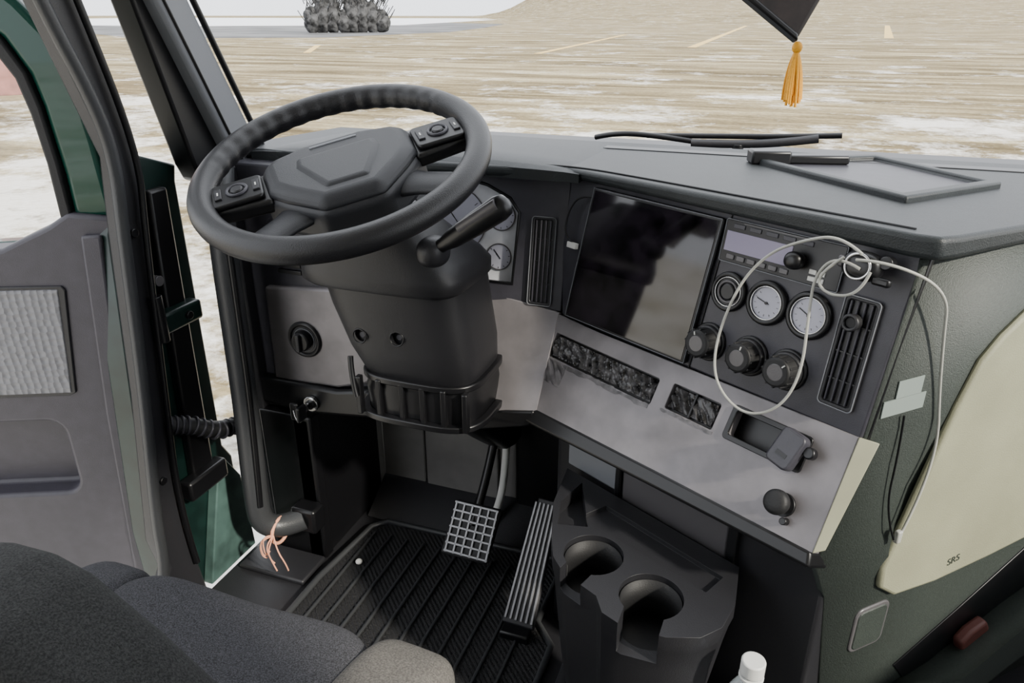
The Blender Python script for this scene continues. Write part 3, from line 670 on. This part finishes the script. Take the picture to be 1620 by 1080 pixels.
bp_=empty('brake_pedal')
BM=frame((-.527,1.19,.125),(.985,-.03,0),(.02,.62,.78))
prism('pad',BM,[(-.060,-.060),(.050,-.060),(.058,.060),(-.050,.060)],-.012,0,M_RUB,bp_,.006,3)
for i in range(6): box(f'rib_v_{i}',BM,-.050+i*.0192,-.045+i*.0192,-.055,.055,0,.004,M_ALU,bp_,.001)
for i in range(7): box(f'rib_h_{i}',BM,-.052,.052,-.054+i*.0175,-.049+i*.0175,0,.004,M_ALU,bp_,.001)
tube('arm',[(-.53,1.20,.13),(-.525,1.29,.20),(-.52,1.36,.36)],.010,M_BLACK,bp_)
ac=empty('accelerator_pedal')
g0=Vector((-.374,1.058,.03)); g1=Vector((-.362,1.225,.225))
AM=frame(g0,(1,-.04,0),g1-g0); Lg=(g1-g0).length
prism('plate',AM,[(-.034,0),(.034,0),(.028,Lg),(-.020,Lg)],-.010,0,M_PLA,ac,.004,3)
for i in range(6):
    x=-.028+i*.0112; prism(f'rib_{i}',AM,[(x-.0025,.01),(x+.0025,.01),(x*.8+.004,Lg-.01),(x*.8-.001,Lg-.01)],0,.004,M_ALU,ac,.001)
box('hinge',I4,-.405,-.345,1.035,1.065,.010,.028,M_BLACK,ac,.004)
box('bracket',AM,-.012,.012,.12,.2,-.07,-.01,M_BLACK,ac,.003)

# ------------------------------------------------------------ driver seat
seat=empty('driver_seat')
def dish(p):
    p=p.copy()
    if p.z>0: p.z-= .020*math.exp(-((p.x)/.16)**2)
    return p
superell('cushion',Matrix.Translation((-.62,.38,.335))@Matrix.Rotation(rad(2),4,'X'),.22,.27,.075,.35,.35,M_FAB,seat,fn=dish)
superell('bolster_r',Matrix.Translation((-.385,.385,.335))@Matrix.Rotation(rad(-4),4,'Z'),.072,.275,.085,.6,.4,M_FABL,seat)
superell('bolster_l',Matrix.Translation((-.855,.38,.335)),.06,.27,.085,.6,.4,M_FAB,seat)
FK=frame((0,.38,0),(1,0,0),(0,0,1))
prism('backrest',FK,[(-1.0,.60),(-.86,.645),(-.72,.680),(-.64,.700),(-.59,.702),(-.545,.690),(-.47,.640),(-.39,.575),(-.33,.50),(-.30,.40),(-1.0,.40)],0,.12,M_FABD,seat,.035,6)
tube('seam',[(-.66,.258,.50),(-.585,.257,.60),(-.56,.28,.665),(-.555,.33,.685),(-.56,.372,.672)],.0025,M_BLACK,seat)
box('base',I4,-.82,-.40,.15,.58,0,.27,M_BLACK,seat,.02)

# ------------------------------------------------------------ bottle
bt=empty('water_bottle')
prof=[(.030,.151),(.033,.157),(.033,.29),(.031,.305),(.026,.330),(.016,.350),(.0125,.356),(.0125,.366)]
loft('shell',[[(.052+r*math.cos(2*math.pi*i/36),.770+r*math.sin(2*math.pi*i/36),z) for i in range(36)] for r,z in prof],M_BOT,bt)
cyl('cap',frame((.052,.770,.366),(1,0,0),(0,1,0)),0,0,.0155,0,.022,M_WHITE,bt,.002)
cyl('cap_ring',frame((.052,.770,.358),(1,0,0),(0,1,0)),0,0,.016,0,.005,M_WHITE,bt,.001)

# ------------------------------------------------------------ hanging pendant
pn=empty('hanging_tassel_pendant')
PM=frame((-.045,1.155,1.19),(.94,.34,0),(-.08,.2,.97))
prism('cushion_cap',PM,[(-.070,.0),(.033,-.075),(.085,.02),(.0,.10)],-.008,.008,M_CAPF,pn,.006,3)
prism('cap_edge',PM,[(-.072,.0),(.033,-.078),(.033,-.068),(-.066,.006)],-.010,.010,M_BLACK,pn,.003)
tube('hanger',[(-.045,1.17,1.28),(-.04,1.1,1.5),(-.04,1.0,1.85)],.002,M_YEL,pn)
tc0=P(PM,.036,-.078,0)
superell('knot',Matrix.Translation((tc0[0],tc0[1],tc0[2]-.006)),.007,.007,.008,1,1,M_YEL,pn,16,10)
for i in range(30):
    a=2*math.pi*i/30; r=.014*random.uniform(.3,1); l=random.uniform(.066,.084)
    tube(f'thread_{i}',[(tc0[0],tc0[1],tc0[2]-.008),(tc0[0]+r*.9*math.cos(a),tc0[1]+r*.9*math.sin(a),tc0[2]-.03),(tc0[0]+r*math.cos(a)+.002,tc0[1]+r*math.sin(a),tc0[2]-l)],.0018,M_YEL,pn,res=4)

# ------------------------------------------------------------ wiper
wi=empty('windshield_wiper')
tube('blade',[(-.30,1.72,.898),(-.15,1.72,.904),(.0,1.72,.910),(.105,1.72,.918)],.006,M_BLACK,wi)
tube('arm',[(-.20,1.71,.888),(-.10,1.71,.890),(.0,1.71,.900),(.06,1.715,.910)],.009,M_PLA,wi)
tube('link',[(-.42,1.72,.888),(-.38,1.71,.900),(-.30,1.71,.902),(-.20,1.71,.892)],.006,M_BLACK,wi)
cyl('pivot_post',frame((-.10,1.71,.856),(1,0,0),(0,1,0)),0,0,.012,0,.035,M_BLACK,wi)
box('windshield_cowl',I4,-1.0,.95,1.63,1.95,.80,.855,M_BLACK,None,.01)

# ------------------------------------------------------------ outside
G_=empty('ground')
bm=bmesh.new(); NX,NY=60,60; vv=[]
def sst(t): t=max(0,min(1,t)); return t*t*(3-2*t)
for j in range(NY+1):
    y=-50+950*(j/NY)**1.5; row=[]
    for i in range(NX+1):
        x=-900+1800*i/NX
        z=-1.4+max(0,y-215)*.036*sst((x+.4*y-10)/60)
        row.append(bm.verts.new((x,y,z)))
    vv.append(row)
for j in range(NY):
    for i in range(NX): bm.faces.new((vv[j][i],vv[j][i+1],vv[j+1][i+1],vv[j+1][i]))
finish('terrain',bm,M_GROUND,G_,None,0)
def gline(n,a,b,w):
    a=Vector((*a,0)); b=Vector((*b,0)); L=(b-a).length
    box(n,frame((a.x,a.y,-1.395),b-a,(-(b-a).y,(b-a).x,0)),0,L,-w/2,w/2,0,.01,M_LINE,G_,0)
gline('line_a',(-8.5,66.7),(-12.5,190),.7); gline('line_b',(-17.2,52.4),(-22,104),.5); gline('line_c',(9.2,100),(18,205),1.0)
gline('line_d',(-33,48),(-40,60),.5)
prism('distant_dark_patch',I4,[(-70,70),(-52,80),(-50,110),(-60,150),(-75,200),(-110,230),(-200,230),(-150,120)],-1.39,-1.38,M_DGREY,G_,0)  # grey patch, darker than the ground around it
prism('snow_field',I4,[(-130,140),(-90,170),(-150,420),(-400,420),(-300,150)],-1.37,-1.3,M_SNOW,G_,0)
hd=empty('bare_hedge')
for i in range(8):
    cx=-66.5+i*1.15; cy=99+i*.8
    def nz(p,i=i):
        k=1+.10*math.sin(p.x*2.3+i)*math.cos(p.z*2.7+i*2)+.06*math.sin(p.z*5+p.y*4)
        return p*k
    hz=random.uniform(1.5,2.6)
    superell(f'bush_{i}',Matrix.Translation((cx,cy,-1.36+hz*.9)),1.3,1.2,hz,1,1,M_BARK,hd,30,20,nz)
for i in range(220):
    k=random.uniform(-.5,8.8); h=random.uniform(.3,4.2)
    b0=Vector((-66.5+k,99+k*.7-random.uniform(0,1),-1.36+h)); l=random.uniform(.8,2.4); a=random.uniform(0,6.28)
    tube(f'branch_{i}',[b0,b0+Vector((math.cos(a)*l*.4,math.sin(a)*.4,l*.5)),b0+Vector((math.cos(a)*l*.8,math.sin(a)*.6,l))],.06,M_BARK,hd,res=3)
br=empty('brick_building')
BB=frame((-27,17,-1.4),(.68,.73,0),(0,0,1))
box('block',BB,0,5.2,0,6,-4,0,M_BRICK,br,.02)
box('parapet',BB,-.1,5.3,6,6.4,-4.1,.1,M_SNOW,br,.02)
for i in range(2): box(f'window_{i}',BB,.8+i*2.2,2+i*2.2,2.2,4,-.02,.03,M_SNOW,br,0)

# ------------------------------------------------------------ light + camera
w=bpy.data.worlds.new('World'); SC.world=w; w.use_nodes=True
bg=w.node_tree.nodes['Background']; bg.inputs[0].default_value=(.92,.95,1,1); bg.inputs[1].default_value=2.7
sd=bpy.data.lights.new('sun','SUN'); sd.energy=6; sd.angle=rad(3); sd.color=(1,.94,.82)
so=bpy.data.objects.new('sun',sd); COL.objects.link(so)
so.rotation_euler=Vector((.70,-.32,.50)).to_track_quat('Z','Y').to_euler()
cam=bpy.data.cameras.new('camera'); cam.sensor_width=36; cam.lens=26; cam.clip_start=.02; cam.clip_end=3000
co_=bpy.data.objects.new('camera',cam); COL.objects.link(co_)
co_.location=(0,0,1.15); co_.rotation_euler=(rad(90-23.9),0,rad(20)); SC.camera=co_
